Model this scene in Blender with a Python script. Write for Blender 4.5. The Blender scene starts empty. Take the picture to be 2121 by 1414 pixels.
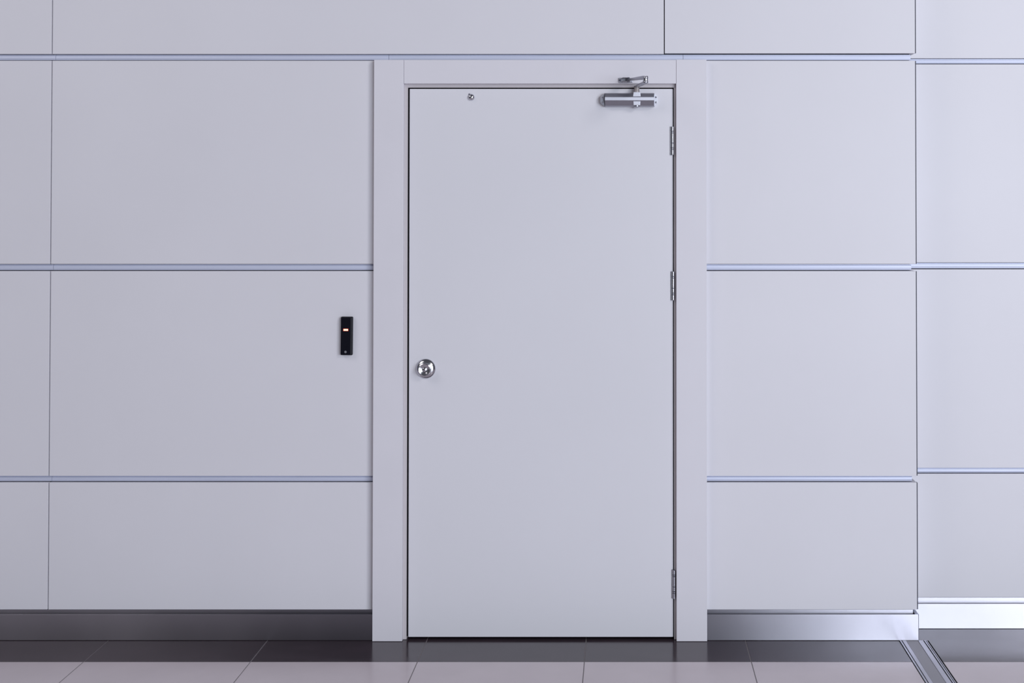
import bpy, bmesh, math, random
from mathutils import Vector, Matrix
random.seed(4)
R = math.radians
sc = bpy.context.scene
COL = sc.collection

# ------------------------------------------------------------------ camera
cam = bpy.data.cameras.new('camera')
cam_o = bpy.data.objects.new('camera', cam)
COL.objects.link(cam_o)
cam_o.location = (0.0, -5.0, 1.65)
cam_o.rotation_euler = (R(90.98), 0, 0)
cam.sensor_width = 36.0
cam.lens = 36.0 * 2750 / 2121
cam.shift_x = (1060.5 - 1290) / 2121       # perspective-corrected framing
cam.shift_y = (363 - 707) / 2121
cam.clip_start = 0.05
sc.camera = cam_o

# ------------------------------------------------------------------ world, lights, exposure
w = bpy.data.worlds.new('world'); sc.world = w; w.use_nodes = True
bg = w.node_tree.nodes['Background']
bg.inputs[0].default_value = (0.80, 0.82, 0.95, 1)
bg.inputs[1].default_value = 0.10
sc.view_settings.view_transform = 'Standard'
sc.view_settings.look = 'None'
sc.view_settings.gamma = 1
sc.view_settings.use_curve_mapping = False
sc.view_settings.exposure = 0.03

def area(name, loc, target, sx, sy, power, color):
    l = bpy.data.lights.new(name, 'AREA'); l.shape = 'RECTANGLE'
    l.size = sx; l.size_y = sy; l.energy = power; l.color = color
    o = bpy.data.objects.new(name, l); COL.objects.link(o)
    o.location = loc
    o.rotation_euler = (Vector(target) - Vector(loc)).to_track_quat('-Z', 'Y').to_euler()
    return o
# tall daylight windows behind the camera, to the right
area('window_light', (6.15, -11.0, 2.1), (6.15, 0, 2.1), 7.7, 3.8, 960, (0.83, 0.90, 1.0))
# ceiling luminaire high on the right: its shadows fall down and to the left
area('ceiling_light_right', (4.6, -6.0, 4.9), (0.3, 0, 0.9), 1.6, 1.6, 122, (1.0, 0.955, 0.965))
# ceiling luminaires farther back over the hall, left and right
area('ceiling_light_left', (-4.4, -3.8, 4.7), (-1.3, 0.0, 0.6), 2.6, 2.6, 60, (1.0, 0.955, 0.965))

# ------------------------------------------------------------------ materials
def mat(name, color, rough=0.5, metal=0.0, spec=0.5, noise=0.0, nscale=6.0, bump=0.0, bscale=300.0,
        rnoise=0.0, stretch=None, aniso=0.0, emit=None, estr=0.0):
    m = bpy.data.materials.new(name); m.use_nodes = True
    nt = m.node_tree; N = nt.nodes; L = nt.links
    b = N['Principled BSDF']
    b.inputs['Base Color'].default_value = (*color, 1)
    b.inputs['Roughness'].default_value = rough
    b.inputs['Metallic'].default_value = metal
    b.inputs['Specular IOR Level'].default_value = spec
    tc = N.new('ShaderNodeTexCoord')
    src = tc.outputs['Object']
    if stretch:
        mp = N.new('ShaderNodeMapping'); mp.inputs['Scale'].default_value = stretch
        L.new(src, mp.inputs[0]); src = mp.outputs[0]
    def nz(scale, detail=3):
        n = N.new('ShaderNodeTexNoise'); n.inputs['Scale'].default_value = scale
        n.inputs['Detail'].default_value = detail; L.new(src, n.inputs['Vector']); return n
    if noise:
        n = nz(nscale); r = N.new('ShaderNodeMapRange')
        r.inputs['From Min'].default_value = 0.3; r.inputs['From Max'].default_value = 0.7
        r.inputs['To Min'].default_value = 1 - noise; r.inputs['To Max'].default_value = 1 + noise
        L.new(n.outputs['Fac'], r.inputs['Value'])
        mx = N.new('ShaderNodeVectorMath'); mx.operation = 'SCALE'
        mx.inputs[0].default_value = color
        L.new(r.outputs[0], mx.inputs['Scale']); L.new(mx.outputs[0], b.inputs['Base Color'])
    if rnoise:
        n = nz(nscale * 0.8, 4); r = N.new('ShaderNodeMapRange')
        r.inputs['From Min'].default_value = 0.3; r.inputs['From Max'].default_value = 0.7
        r.inputs['To Min'].default_value = rough - rnoise; r.inputs['To Max'].default_value = rough + rnoise
        L.new(n.outputs['Fac'], r.inputs['Value']); L.new(r.outputs[0], b.inputs['Roughness'])
    if bump:
        n = nz(bscale, 2); bp = N.new('ShaderNodeBump')
        bp.inputs['Strength'].default_value = bump; bp.inputs['Distance'].default_value = 0.001
        L.new(n.outputs['Fac'], bp.inputs['Height']); L.new(bp.outputs[0], b.inputs['Normal'])
    if aniso:
        b.inputs['Anisotropic'].default_value = aniso
        tg = N.new('ShaderNodeCombineXYZ'); tg.inputs[2].default_value = 1.0    # horizontal brushing scatters light vertically
        L.new(tg.outputs[0], b.inputs['Tangent'])
    if emit:
        b.inputs['Emission Color'].default_value = (*emit, 1)
        b.inputs['Emission Strength'].default_value = estr
    return m

M = {
 'panel':   mat('panel_laminate', (0.715, 0.705, 0.755), 0.42, spec=0.35, noise=0.012, nscale=2.2, bump=0.03, bscale=500),
 'casing':  mat('casing_paint', (0.715, 0.70, 0.755), 0.38, spec=0.35, noise=0.012, nscale=5),
 'door':    mat('door_paint', (0.715, 0.71, 0.76), 0.36, spec=0.4, noise=0.012, nscale=1.6, bump=0.03, bscale=400),
 'frame':   mat('frame_paint', (0.60, 0.56, 0.58), 0.45, spec=0.3),
 'core':    mat('wall_core', (0.10, 0.10, 0.125), 0.8),
 'dark':    mat('dark_void', (0.006, 0.006, 0.008), 0.9, spec=0.1),  # near-black; around the door it stands in for gap shade
 'edge_line':  mat('dark_edge_line', (0.06, 0.06, 0.085), 0.6),  # dark tone of the thin lines on corner panels and baseboard end
 'track':   mat('anodised_track', (0.60, 0.635, 0.78), 0.50, metal=0.25, noise=0.04, nscale=3, stretch=(1, 1, 30)),
 'steel':   mat('brushed_steel', (0.43, 0.42, 0.475), 0.35, metal=1.0, noise=0.05, nscale=3.2, rnoise=0.03, aniso=0.9),
 'steel_d': mat('channel_steel', (0.20, 0.20, 0.24), 0.5, metal=0.7),
 'darktile': mat('dark_stone_tile', (0.044, 0.031, 0.040), 0.18, spec=0.55, noise=0.16, nscale=5, rnoise=0.04, stretch=(1, 2.5, 1)),
 'tile':    mat('beige_stone_tile', (0.67, 0.60, 0.635), 0.22, spec=0.5, noise=0.035, nscale=5),
 'grout':   mat('grout', (0.24, 0.22, 0.23), 0.8),
 'alu':     mat('joint_aluminium', (0.50, 0.50, 0.56), 0.38, metal=0.75, noise=0.05, nscale=8),
 'alu_c':   mat('joint_rubber_infill', (0.30, 0.295, 0.33), 0.4, spec=0.4),
 'silver':  mat('silver_closer', (0.40, 0.40, 0.45), 0.33, metal=0.9),
 'silver_l': mat('light_silver', (0.66, 0.67, 0.74), 0.40, metal=0.5),  # lighter silver; on the closer's front strip it carries brighter reflection
 'spin':    mat('bare_spindle', (0.42, 0.39, 0.39), 0.5, metal=0.6),
 'chrome':  mat('satin_stainless', (0.62, 0.62, 0.66), 0.17, metal=1.0),
 'hinge':   mat('hinge_steel', (0.46, 0.46, 0.50), 0.22, metal=1.0),
 'screw':   mat('screw_metal', (0.12, 0.12, 0.16), 0.4, metal=0.7),
 'black':   mat('reader_black', (0.003, 0.003, 0.008), 0.35, spec=0.22),
 'emblem':  mat('emblem_grey', (0.18, 0.18, 0.20), 0.5),
 'led':     mat('led_core', (0.9, 0.6, 0.5), 0.4, emit=(1.0, 0.55, 0.36), estr=1.25),
 'ledr':    mat('led_rim', (0.4, 0.02, 0.01), 0.4, emit=(1.0, 0.06, 0.012), estr=0.35),
}

# ------------------------------------------------------------------ mesh helpers
ROUND = {'rose', 'knob_head', 'key_cylinder', 'door_stud', 'set_screw', 'knuckle', 'pin', 'pinion_cap', 'spindle', 'elbow_joint',
         'main_arm', 'forearm', 'screw', 'pivot_pin', 'emblem'}
def smooth_angle(me, deg=40):
    for p in me.polygons: p.use_smooth = True
    try: me.set_sharp_from_angle(angle=R(deg))
    except Exception: pass

def obj(name, bm, m, parent=None, smooth=None, origin=None):
    bmesh.ops.recalc_face_normals(bm, faces=bm.faces)
    me = bpy.data.meshes.new(name); 
    if origin is not None:
        bmesh.ops.translate(bm, verts=bm.verts, vec=-Vector(origin))
    bm.to_mesh(me); bm.free()
    me.materials.append(m)
    if smooth is None: smooth = name in ROUND
    if smooth: smooth_angle(me)
    o = bpy.data.objects.new(name, me); COL.objects.link(o)
    if origin is not None: o.location = origin
    if parent is not None:
        o.parent = parent
        o.location = Vector(origin) - world_loc(parent) if origin is not None else -world_loc(parent)
    return o

def world_loc(o):
    v = Vector(o.location)
    while o.parent is not None:
        o = o.parent; v += Vector(o.location)
    return v

def box(bm, x0, x1, y0, y1, z0, z1, bev=0.0, seg=1):
    g = bmesh.ops.create_cube(bm, size=1.0)
    vs = g['verts']
    for v in vs:
        v.co.x = x0 + (v.co.x + 0.5) * (x1 - x0)
        v.co.y = y0 + (v.co.y + 0.5) * (y1 - y0)
        v.co.z = z0 + (v.co.z + 0.5) * (z1 - z0)
    if bev > 0:
        es = list({e for v in vs for e in v.link_edges})
        bmesh.ops.bevel(bm, geom=es, offset=bev, segments=seg, affect='EDGES', profile=0.5)
    return bm

def B(*a, **k): return box(bmesh.new(), *a, **k)

def prism(bm, pts, axis, a0, a1, bev=0.0):
    """closed polygon pts extruded along an axis; axis x: pts=(y,z); y: (x,z); z: (x,y)"""
    def mk(p, a):
        return {'x': (a, p[0], p[1]), 'y': (p[0], a, p[1]), 'z': (p[0], p[1], a)}[axis]
    lo = [bm.verts.new(mk(p, a0)) for p in pts]; hi = [bm.verts.new(mk(p, a1)) for p in pts]
    n = len(pts); fs = [bm.faces.new(lo), bm.faces.new(hi[::-1])]
    for i in range(n): fs.append(bm.faces.new((lo[i], hi[i], hi[(i+1) % n], lo[(i+1) % n])))
    if bev:
        es = list({e for f in fs for e in f.edges})
        bmesh.ops.bevel(bm, geom=es, offset=bev, segments=2, affect='EDGES', profile=0.5)
    return bm

def lathe(bm, c, prof, axis='y', seg=48):
    """prof = [(r, a)], a measured along -Y (towards the viewer) for 'y' or +Z for 'z'"""
    rings = []
    for r, a in prof:
        ring = []
        if r < 1e-6:
            p = (c[0], c[1]-a, c[2]) if axis == 'y' else (c[0], c[1], c[2]+a)
            ring = [bm.verts.new(p)]
        else:
            for i in range(seg):
                t = 2*math.pi*i/seg
                if axis == 'y': p = (c[0]+r*math.cos(t), c[1]-a, c[2]+r*math.sin(t))
                else: p = (c[0]+r*math.cos(t), c[1]+r*math.sin(t), c[2]+a)
                ring.append(bm.verts.new(p))
        rings.append(ring)
    for a, b in zip(rings, rings[1:]):
        for i in range(seg):
            j = (i+1) % seg
            if len(a) == 1 and len(b) == 1: continue
            if len(a) == 1: bm.faces.new((a[0], b[i], b[j]))
            elif len(b) == 1: bm.faces.new((a[i], b[0], a[j]))
            else: bm.faces.new((a[i], b[i], b[j], a[j]))
    if len(rings[0]) > 1: bm.faces.new(rings[0][::-1])
    if len(rings[-1]) > 1: bm.faces.new(rings[-1])
    return bm

def bar(bm, p0, p1, w0, w1, t0, t1, bev=0.001):
    """tapering flat bar from p0 to p1: widths measured sideways, thickness upwards"""
    p0, p1 = Vector(p0), Vector(p1); d = (p1-p0).normalized()
    s = d.cross(Vector((0, 0, 1))).normalized(); u = s.cross(d).normalized()
    vs = []
    for p, wd, t in ((p0, w0, t0), (p1, w1, t1)):
        vs.append([bm.verts.new(p + s*a*wd/2 + u*b*t/2) for a, b in ((-1, -1), (1, -1), (1, 1), (-1, 1))])
    fs = [bm.faces.new(vs[0]), bm.faces.new(vs[1][::-1])]
    for i in range(4): fs.append(bm.faces.new((vs[0][i], vs[1][i], vs[1][(i+1) % 4], vs[0][(i+1) % 4])))
    if bev: bmesh.ops.bevel(bm, geom=list({e for f in fs for e in f.edges}), offset=bev, segments=2, affect='EDGES', profile=0.5)
    return bm

def tag(o, label, cat, group=None, kind=None):
    o['label'] = label; o['category'] = cat
    if group: o['group'] = group
    if kind: o['kind'] = kind
    return o

def empty(name, loc):
    o = bpy.data.objects.new(name, None); COL.objects.link(o); o.location = loc; o.empty_display_size = 0.05
    return o

# ================================================================== WALL with the door (panel faces on y = 0)
XL, XS, XT, XC = -4.45, -2.1535, 0.1567, 1.1025       # left end, left seam, top-row seam, outside corner
CL0, CL1, CR0, CR1 = -0.9325, -0.8216, 0.2002, 0.3139  # casing edges
ZC = 2.168                                             # top of casing and of the second row
ZTOP = 3.0
ROWS = [(2.193, ZTOP), (1.402, 2.168), (0.608, 1.3757), (0.1095, 0.5835)]
G = 0.0018                                             # half of a vertical joint
PT = 0.020

core = bmesh.new()
box(core, XL, -0.872, 0.032, 0.132, 0.0, ZTOP)
box(core, -0.872, 0.245, 0.032, 0.132, 2.10, ZTOP)
box(core, 0.245, 1.086, 0.032, 0.132, 0.0, ZTOP)
wall = obj('wall_back', core, M['core'], smooth=False)
tag(wall, 'main wall of off-white laminate panels with recessed metal joint strips around the door', 'wall', kind='structure')

def panel(x0, x1, z0, z1, y=0.0, parent=wall, t=PT):
    return obj('wall_panel', B(x0, x1, y, y+t, z0, z1, bev=0.0012, seg=2), M['panel'], parent)

def corner_panel(x0, z0, z1):
    bm = prism(bmesh.new(), [(x0, 0), (XC, 0), (XC, 0.131), (XC-0.0125, 0.131), (XC-0.0125, PT), (x0, PT)], 'z', z0, z1, bev=0.0010)
    p = obj('wall_panel', bm, M['panel'], wall)
    obj('edge_strip', B(XC+0.0002, XC+0.0036, 0.0008, 0.016, z0+0.001, z1-0.001), M['edge_line'], p, smooth=False)  # thin dark line along the panel's outer edge

# top row
panel(XL, XS-G, *ROWS[0]); panel(XS+G, XT-G, *ROWS[0]); corner_panel(XT+G, ROWS[0][0]+0.0025, ZTOP)
for z0, z1 in ROWS[1:]:
    panel(XL, XS-G, z0, z1); panel(XS+G, -0.876, z0, z1); corner_panel(0.25, z0, z1)

# aluminium joint strips recessed between the rows
def track(x0, x1, z0, z1, y, parent):
    h = z1 - z0
    prof = [(y+0.020, z0+0.0030), (y+0.0115, z0+0.0030), (y+0.0100, z0+0.0045), (y+0.0088, z0+h*0.45),
            (y+0.0096, z1-0.0065), (y+0.0125, z1-0.0045), (y+0.0125, z1-0.0018), (y+0.020, z1-0.0018)]
    return obj('joint_strip', prism(bmesh.new(), prof, 'x', x0, x1), M['track'], parent)
def tracks(z0, z1, xs):
    for a, b in zip(xs, xs[1:]): track(a+0.0006, b-0.0006, z0, z1, 0.0, wall)
XTR = 1.0878
tracks(2.168, 2.193, [XL, -2.143, -0.884, 0.228, XTR])
for z0, z1 in ((1.3757, 1.402), (0.5835, 0.608)):
    tracks(z0, z1, [XL, -2.146, -0.876]); tracks(z0, z1, [0.25, XTR])

# ================================================================== RECESSED WALL on the right (faces on y = 0.135)
YR = 0.135; XR = 3.7
wr = obj('wall_right', B(1.0885, XR, YR+0.030, YR+0.12, 0.0, ZTOP), M['core'], smooth=False)
tag(wr, 'recessed off-white panel wall set back beyond the outside corner at the right edge', 'wall', kind='structure')
for z0, z1 in ((2.1906, ZTOP), (1.401, 2.168), (0.611, 1.375), (0.1142, 0.588)):
    obj('wall_panel', B(1.0905, XR, YR, YR+PT, z0, z1, bev=0.0012, seg=2), M['panel'], wr)
for z0, z1 in ((2.168, 2.1906), (1.375, 1.401), (0.588, 0.611)):
    track(1.0905, XR, z0, z1, YR-0.004, wr)

# ================================================================== BASEBOARDS of brushed steel
def baseboard(name, x0, x1, yw, label, ztop=0.0973, zstrip=0.1095, corner=False):
    """thin steel plate standing 18 mm proud of the panels, channel behind, strip above"""
    y0 = yw-0.018
    bm = bmesh.new()
    if corner:
        prism(bm, [(x0, y0), (x1, y0), (x1, YR-0.021), (x1-0.0125, YR-0.021), (x1-0.0125, y0+0.003), (x0, y0+0.003)], 'z', 0.0012, ztop, bev=0.0006)
    else:
        box(bm, x0, x1, y0, y0+0.003, 0.0012, ztop, bev=0.0006, seg=2)
    o = obj(name, bm, M['steel'])
    tag(o, label, 'baseboard', kind='structure')
    xe = x1-0.016 if corner else x1
    obj('channel', B(x0, xe, y0+0.0035, yw+0.001, 0.0015, ztop-0.014), M['steel_d'], o, smooth=False)
    obj('top_strip', B(x0, xe, yw+0.002, yw+0.018, ztop-0.020, zstrip-0.0006, bev=0.0005), M['steel'], o)
    if corner:
        obj('return_cap', B(x1-0.0124, x1-0.0002, y0+0.0002, YR-0.022, ztop+0.0001, ztop+0.0009), M['track'], o)  # added thin sheet; its lighter colour brightens the dark-reflecting return top
        obj('end_strip', B(x1+0.0001, x1+0.0013, y0+0.0004, y0+0.012, 0.0015, ztop-0.0008), M['edge_line'], o)  # thin dark line at the plate's end
    return o
baseboard('baseboard_left', XL, CL0-0.0005, 0.0, 'dark-looking brushed steel baseboard along the wall left of the door')
baseboard('baseboard_center', CR1+0.0005, XC+0.001, 0.0, 'brushed steel baseboard between the door and the outside corner', corner=True)
baseboard('baseboard_right', XC+0.002, XR, YR, 'bright brushed steel baseboard on the recessed wall at far right', ztop=0.0955, zstrip=0.1142)

# ================================================================== FLOOR
fl = obj('floor', B(XL, XR, -7.2, 0.165, -0.030, -0.0009), M['grout'], smooth=False)
tag(fl, 'glossy tiled floor with a dark border row along the wall and beige tiles in front', 'floor', kind='structure')
P = 0.5943; X0 = 0.4573; YB = -0.2450; g = 0.0016
JX0, JX1 = 1.030, 1.1405
cells = []
x = X0
while x > XL: 
    cells.append((max(x-P, XL), x)); x -= P
cells.append((X0, JX0-0.001+g)); 
xr = JX1-g+0.0005; rc = []
while xr < XR:
    rc.append((xr, min(xr+P, XR))); xr += P
for a, b in cells:
    yb = -0.0015 if (b < -0.87 or a > 0.2) else 0.034
    obj('dark_tile', B(a+g, b-g, YB+0.0008, yb, -0.0008, 0.0, bev=0.0003), M['darktile'], fl)
for i, (a, b) in enumerate(rc):
    if i == 0:
        bm = prism(bmesh.new(), [(a+g, YB+0.0008), (b-g, YB+0.0008), (b-g, YR-0.002), (XC+0.002, YR-0.002), (XC+0.002, -0.0165), (a+g, -0.0165)], 'z', -0.0008, 0.0, bev=0.0003)
    else: bm = B(a+g, b-g, YB+0.0008, YR-0.002, -0.0008, 0.0, bev=0.0003)
    obj('dark_tile', bm, M['darktile'], fl)
meshes = {}
for r in range(11):
    y1 = YB - r*P - (0.0008 if r == 0 else g); y0 = YB - (r+1)*P + g
    for a, b in cells + rc:
        obj('floor_tile', B(a+g, b-g, y0, y1, -0.0008, 0.0, bev=0.0003), M['tile'], fl)

# expansion joint cover running from the corner towards the viewer
jc = empty('trim_1', (1.085, -0.019, 0.0))
tag(jc, 'grooved aluminium expansion joint cover crossing the tiled floor to the wall corner', 'trim', kind='structure')
J0, J1 = -7.2, -0.019
def jp(name, x0, x1, z0, z1, m, bev=0.0008): obj(name, B(x0, x1, J0, J1, z0, z1, bev=bev), m, jc)
jp('edge_rail', 1.0315, 1.0385, -0.0001, 0.0022, M['alu'])
jp('edge_rail', 1.0415, 1.0560, -0.0001, 0.0014, M['alu'])
jp('infill_strip', 1.0562, 1.1002, -0.0001, 0.0006, M['alu_c'])
jp('edge_rail', 1.1004, 1.1200, -0.0001, 0.0018, M['alu'])
jp('edge_rail', 1.1228, 1.1285, -0.0001, 0.0026, M['alu'])
jp('edge_rail', 1.1308, 1.1345, -0.0001, 0.0022, M['alu'])
jp('gap_bed', 1.0300, 1.1400, -0.0008, -0.0002, M['dark'], 0)

# ================================================================== DOOR CASING (three boards)
cs = empty('trim_2', (-0.31, -0.015, 0.0))
tag(cs, 'off-white square door casing of two tall side boards and a head board', 'door casing', kind='structure')
YC = -0.030
obj('side_board', B(CL0, CL1, YC, -0.0006, 0.0012, ZC, bev=0.0010, seg=2), M['casing'], cs)
obj('side_board', B(CR0, CR1, YC, -0.0006, 0.0012, ZC+0.001, bev=0.0010, seg=2), M['casing'], cs)
obj('head_board', B(CL1+0.0008, CR0-0.0008, YC+0.0004, -0.0006, 2.0789, ZC, bev=0.0010, seg=2), M['casing'], cs)

# ================================================================== DOOR
dr = empty('door_1', (-0.307, -0.008, 0.0))
tag(dr, 'closed plain off-white single door with round steel knob and three hinges', 'door', kind='structure')
DX0, DX1, DZ0, DZ1 = -0.8026, 0.1884, 0.0098, 2.0608
YD = -0.008
fb = bmesh.new()
box(fb, -0.866, -0.8089, YD, 0.09, 0.0008, 2.0654, bev=0.0008)
box(fb, 0.1920, 0.240, YD, 0.09, 0.0008, 2.0654, bev=0.0008)
box(fb, -0.866, 0.240, YD, 0.09, 2.0654, 2.095, bev=0.0008)
# keep the frame clear of the casing boards lying over it
bmesh.ops.translate(fb, verts=fb.verts, vec=(0, 0, 0))
frm = obj('door_frame', fb, M['frame'], dr)
frm['label'] = 'narrow grey-beige metal frame edge around the door leaf'
leaf = obj('door_leaf', B(DX0, DX1, YD, YD+0.044, DZ0, DZ1, bev=0.0022, seg=3), M['door'], dr)
vb = bmesh.new()
box(vb, -0.872, 0.245, 0.0905, 0.10, 0.0, 2.10)
obj('back_closure', vb, M['dark'], dr, smooth=False)  # added black sheet standing in for the darkness behind the leaf
st = bmesh.new()
box(st, -0.8088, -0.795, 0.0372, 0.060, 0.001, 2.065)
box(st, 0.181, 0.1919, 0.0372, 0.060, 0.001, 2.065)
box(st, -0.795, 0.181, 0.0372, 0.060, 2.050, 2.065)
box(st, -0.795, 0.181, 0.0372, 0.060, 0.001, 0.016)
obj('door_stop', st, M['dark'], dr, smooth=False)  # stop coloured black: the deep gap's shade is put into it

sl = bmesh.new()
box(sl, -0.8088, DX0-0.0001, YD+0.004, YD+0.020, 0.012, 2.0653)
box(sl, DX1+0.0001, 0.1919, YD+0.004, YD+0.020, 0.012, 2.0653)
box(sl, DX0, DX1, YD+0.004, YD+0.020, DZ1+0.0001, 2.0653)
obj('door_seal', sl, M['dark'], dr, smooth=False)  # seal strips; their black also puts the gap's darkness into colour

# knob
kx, kz = -0.7393, 1.0105
kn = empty('door_knob', (kx+0.307, 0, kz)); kn.parent = dr
kn['label'] = 'round satin steel knob with keyhole'
obj('rose', lathe(bmesh.new(), (kx, YD, kz), [(0.0372, 0.0), (0.0372, 0.0030), (0.0355, 0.0052), (0.0270, 0.0120), (0.0180, 0.0128)], seg=72), M['chrome'], kn)
obj('knob_head', lathe(bmesh.new(), (kx, YD, kz), [(0.0150, 0.0125), (0.0145, 0.016), (0.0200, 0.021), (0.0246, 0.027), (0.0254, 0.031), (0.0246, 0.0345),
     (0.0215, 0.0362), (0.0180, 0.0355), (0.0120, 0.0325), (0.0085, 0.0315)], seg=72), M['chrome'], kn)
obj('key_cylinder', lathe(bmesh.new(), (kx, YD, kz), [(0.0075, 0.031), (0.0075, 0.0345), (0.0062, 0.0355), (0.0, 0.0357)], seg=36), M['chrome'], kn)
obj('keyhole', B(kx-0.0007, kx+0.0007, YD-0.0360, YD-0.0352, kz-0.0040, kz+0.0030), M['screw'], kn, smooth=False)

# small chrome dome near the top of the leaf
sx, sz = -0.5699, 2.0290
dm = lathe(bmesh.new(), (sx, YD, sz), [(0.0127, 0.0), (0.0127, 0.0020), (0.0118, 0.0062), (0.0090, 0.0100), (0.0045, 0.0123), (0.0, 0.0128)], seg=48)
ds = obj('door_stud', dm, M['chrome'], dr); ds['label'] = 'small polished dome near the top of the door'
nb = lathe(bmesh.new(), (sx-0.0072, YD, sz+0.0112), [(0.0028, 0.0), (0.0028, 0.004), (0.0016, 0.0052), (0.0, 0.0054)], seg=20)
obj('set_screw', nb, M['screw'], ds)

# hinges
for hx, hz0, hz1 in ((0.1853, 1.8115, 1.9186), (0.1872, 1.2664, 1.3749), (0.1903, 0.1537, 0.2614)):
    h = empty('hinge', (hx+0.307, -0.006, hz0)); h.parent = dr
    L_ = hz1-hz0
    cuts = [0, .17, .225, .58, .745, .80, 1.0]
    obj('hinge_leaf', B(hx-0.0080, hx-0.0005, YD-0.0022, YD-0.0002, hz0, hz1, bev=0.0004), M['hinge'], h)
    for a, b in zip(cuts, cuts[1:]):
        r_ = 0.0058
        lo, hi = hz1 - b*L_ + 0.0010, hz1 - a*L_ - 0.0010
        obj('knuckle', lathe(bmesh.new(), (hx+0.0012, YD-0.0048, 0), [(r_*0.85, lo), (r_, lo+0.0006), (r_, hi-0.0006), (r_*0.85, hi)], axis='z', seg=28), M['hinge'], h)
    obj('pin', lathe(bmesh.new(), (hx+0.0012, YD-0.0048, 0), [(0.0045, hz0+0.0005), (0.0045, hz1-0.0005)], axis='z', seg=16), M['screw'], h)

# ================================================================== DOOR CLOSER
dc = empty('door_closer', (0.0224, YD, 2.018))
tag(dc, 'silver surface-mounted door closer with folded arm at the top right of the door', 'door closer')
zc = 2.0178
prof = [(YD-0.0004, zc-0.0250), (-0.030, zc-0.0250), (-0.0375, zc-0.0225), (-0.0505, 2.0141), (-0.0512, 2.0146), (-0.0512, 2.0262), (-0.0505, 2.0267),
        (-0.0375, zc+0.0225), (-0.030, zc+0.0250), (YD-0.0004, zc+0.0250)]
obj('closer_body', prism(bmesh.new(), prof, 'x', -0.0665, 0.1168), M['silver'], dc)
obj('front_strip', B(-0.0668, 0.1172, -0.0522, -0.0511, 2.0144, 2.0264, bev=0.0003), M['silver_l'], dc)  # flat front of the body; its brighter reflection is put into the colour
def cap(sgn, x_in, x_out, m):
    # chamfered end plate with two screws
    zz = 0.0245
    pts = [(x_in, zc-zz), (x_in, zc+zz), (x_in+sgn*0.0025, zc+zz), (x_out, zc+0.0115), (x_out, zc-0.0115), (x_in+sgn*0.0025, zc-zz)]
    bm = prism(bmesh.new(), pts, 'y', YD-0.0004, -0.030, bev=0.0012)
    c = obj('end_cap', bm, m, dc)
    xm = x_in + (x_out-x_in)*0.55
    for dz in (0.0095, -0.0095):
        obj('screw', lathe(bmesh.new(), (xm, -0.0300, zc+dz), [(0.0033, 0.0), (0.0033, 0.0012), (0.0022, 0.0024), (0.0, 0.0028)], seg=20), M['chrome'], c)
        obj('screw_slot', B(xm-0.0008, xm+0.0022*1.0, -0.0332, -0.0325, zc+dz-0.0028, zc+dz+0.0002), M['screw'], c, smooth=False)
cap(-1, -0.0666, -0.0848, M['silver'])
cap(1, 0.1169, 0.1296, M['silver_l'])
# pinion housing above and below the strip, cap screw underneath
def trap(z0, z1, xa0, xa1, xb0, xb1, y1):
    return prism(bmesh.new(), [(xa0, z0), (xa1, z0), (xb1, z1), (xb0, z1)], 'y', -0.012, y1, bev=0.0014)
obj('pinion_housing', trap(2.0285, 2.0460, 0.0376, 0.0668, 0.0400, 0.0650, -0.0508), M['silver_l'], dc)
obj('pinion_housing', trap(1.9962, 2.0118, 0.0398, 0.0648, 0.0388, 0.0658, -0.0508), M['silver_l'], dc)
obj('pinion_cap', lathe(bmesh.new(), (0.0520, -0.036, 0), [(0.0, 1.9878), (0.0070, 1.9886), (0.0110, 1.9915), (0.0115, 1.9960)], axis='z', seg=32), M['silver'], dc)
obj('spindle', lathe(bmesh.new(), (0.0524, -0.033, 0), [(0.0105, 2.0462), (0.0105, 2.0500), (0.0098, 2.0510), (0.0098, 2.0650), (0.0110, 2.0660), (0.0105, 2.0700), (0.0, 2.0700)], axis='z', seg=32), M['spin'], dc)
ex, ey = 0.0815, -0.250
am = bar(bmesh.new(), (0.0530, -0.030, 2.0675), (ex, ey, 2.0650), 0.019, 0.018, 0.0055, 0.0060)
lathe(am, (ex, ey, 0), [(0.0090, 2.0612), (0.0098, 2.0625), (0.0098, 2.0680), (0.0090, 2.0692)], axis='z', seg=32)
obj('main_arm', am, M['silver'], dc)
obj('elbow_joint', lathe(bmesh.new(), (ex, ey, 0), [(0.0088, 2.0694), (0.0098, 2.0704), (0.0098, 2.0760), (0.0088, 2.0770)], axis='z', seg=32), M['chrome'], dc)
fa = bar(bmesh.new(), (ex, ey, 2.0818), (0.0225, -0.058, 2.0908), 0.018, 0.015, 0.0125, 0.0075)
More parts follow.
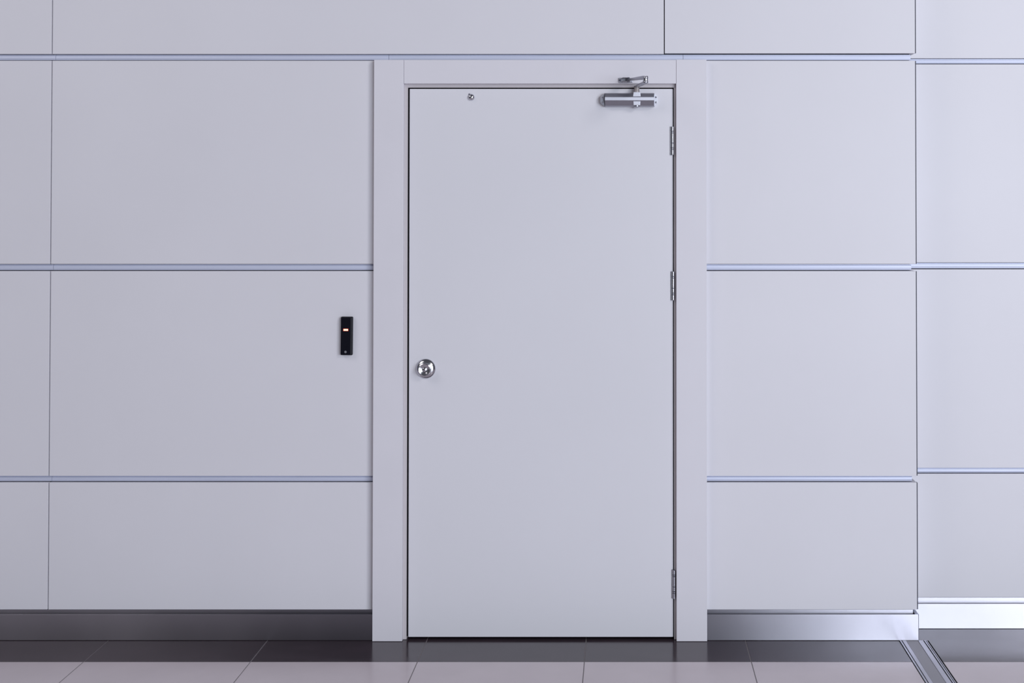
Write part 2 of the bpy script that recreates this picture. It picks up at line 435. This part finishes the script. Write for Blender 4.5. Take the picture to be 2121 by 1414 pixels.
lathe(fa, (ex, ey, 0), [(0.0088, 2.0774), (0.0098, 2.0785), (0.0098, 2.0845), (0.0085, 2.0862), (0.0, 2.0866)], axis='z', seg=32)
obj('forearm', fa, M['silver'], dc)
sh = bmesh.new()
box(sh, -0.0165, 0.0370, -0.0345, -0.0303, 2.0822, 2.0995, bev=0.0015, seg=2)
obj('mounting_shoe', sh, M['silver'], dc)
cl = bmesh.new()
box(cl, -0.0020, 0.0260, -0.066, -0.0345, 2.0960, 2.0990, bev=0.0008)
box(cl, -0.0020, 0.0260, -0.066, -0.0345, 2.0835, 2.0865, bev=0.0008)
obj('clevis', cl, M['chrome'], dc)
obj('pivot_pin', lathe(bmesh.new(), (0.0205, -0.056, 0), [(0.0045, 2.0820), (0.0045, 2.1000), (0.0, 2.1005)], axis='z', seg=20), M['screw'], dc)
obj('screw', lathe(bmesh.new(), (-0.0105, -0.0345, 2.0908), [(0.0042, 0.0), (0.0042, 0.0010), (0.0028, 0.0026), (0.0, 0.003)], seg=24), M['screw'], dc)

# ================================================================== CARD READER
cr = empty('card_reader', (-1.0352, -0.0003, 1.133))
tag(cr, 'narrow black card reader with a lit red-orange indicator on the wall panel', 'card reader')
def rc_obj(name, bm, m, parent=cr): return obj(name, bm, m, parent)
rb = bmesh.new()
box(rb, -1.0572, -1.0130, -0.0150, -0.0005, 1.0612, 1.2052, bev=0.0035, seg=3)
hs = rc_obj('housing', rb, M['black'])
rf = bmesh.new()
box(rf, -1.0562, -1.0160, -0.0215, -0.0145, 1.0625, 1.2040, bev=0.0030, seg=3)
rc_obj('front_cover', rf, M['black'])
lx, lz = -1.0370, 1.1569
rc_obj('indicator_rim', B(lx-0.0098, lx+0.0098, -0.0219, -0.0212, lz-0.0046, lz+0.0046, bev=0.0003), M['ledr'])
rc_obj('indicator_light', B(lx-0.0083, lx+0.0083, -0.0225, -0.0216, lz-0.0033, lz+0.0033, bev=0.0004), M['led'])
rc_obj('emblem', lathe(bmesh.new(), (-1.0372, -0.0214, 1.0745), [(0.0045, 0.0), (0.0045, 0.0003)], seg=24), M['emblem'])
cr.rotation_euler = (0, R(0.45), 0)
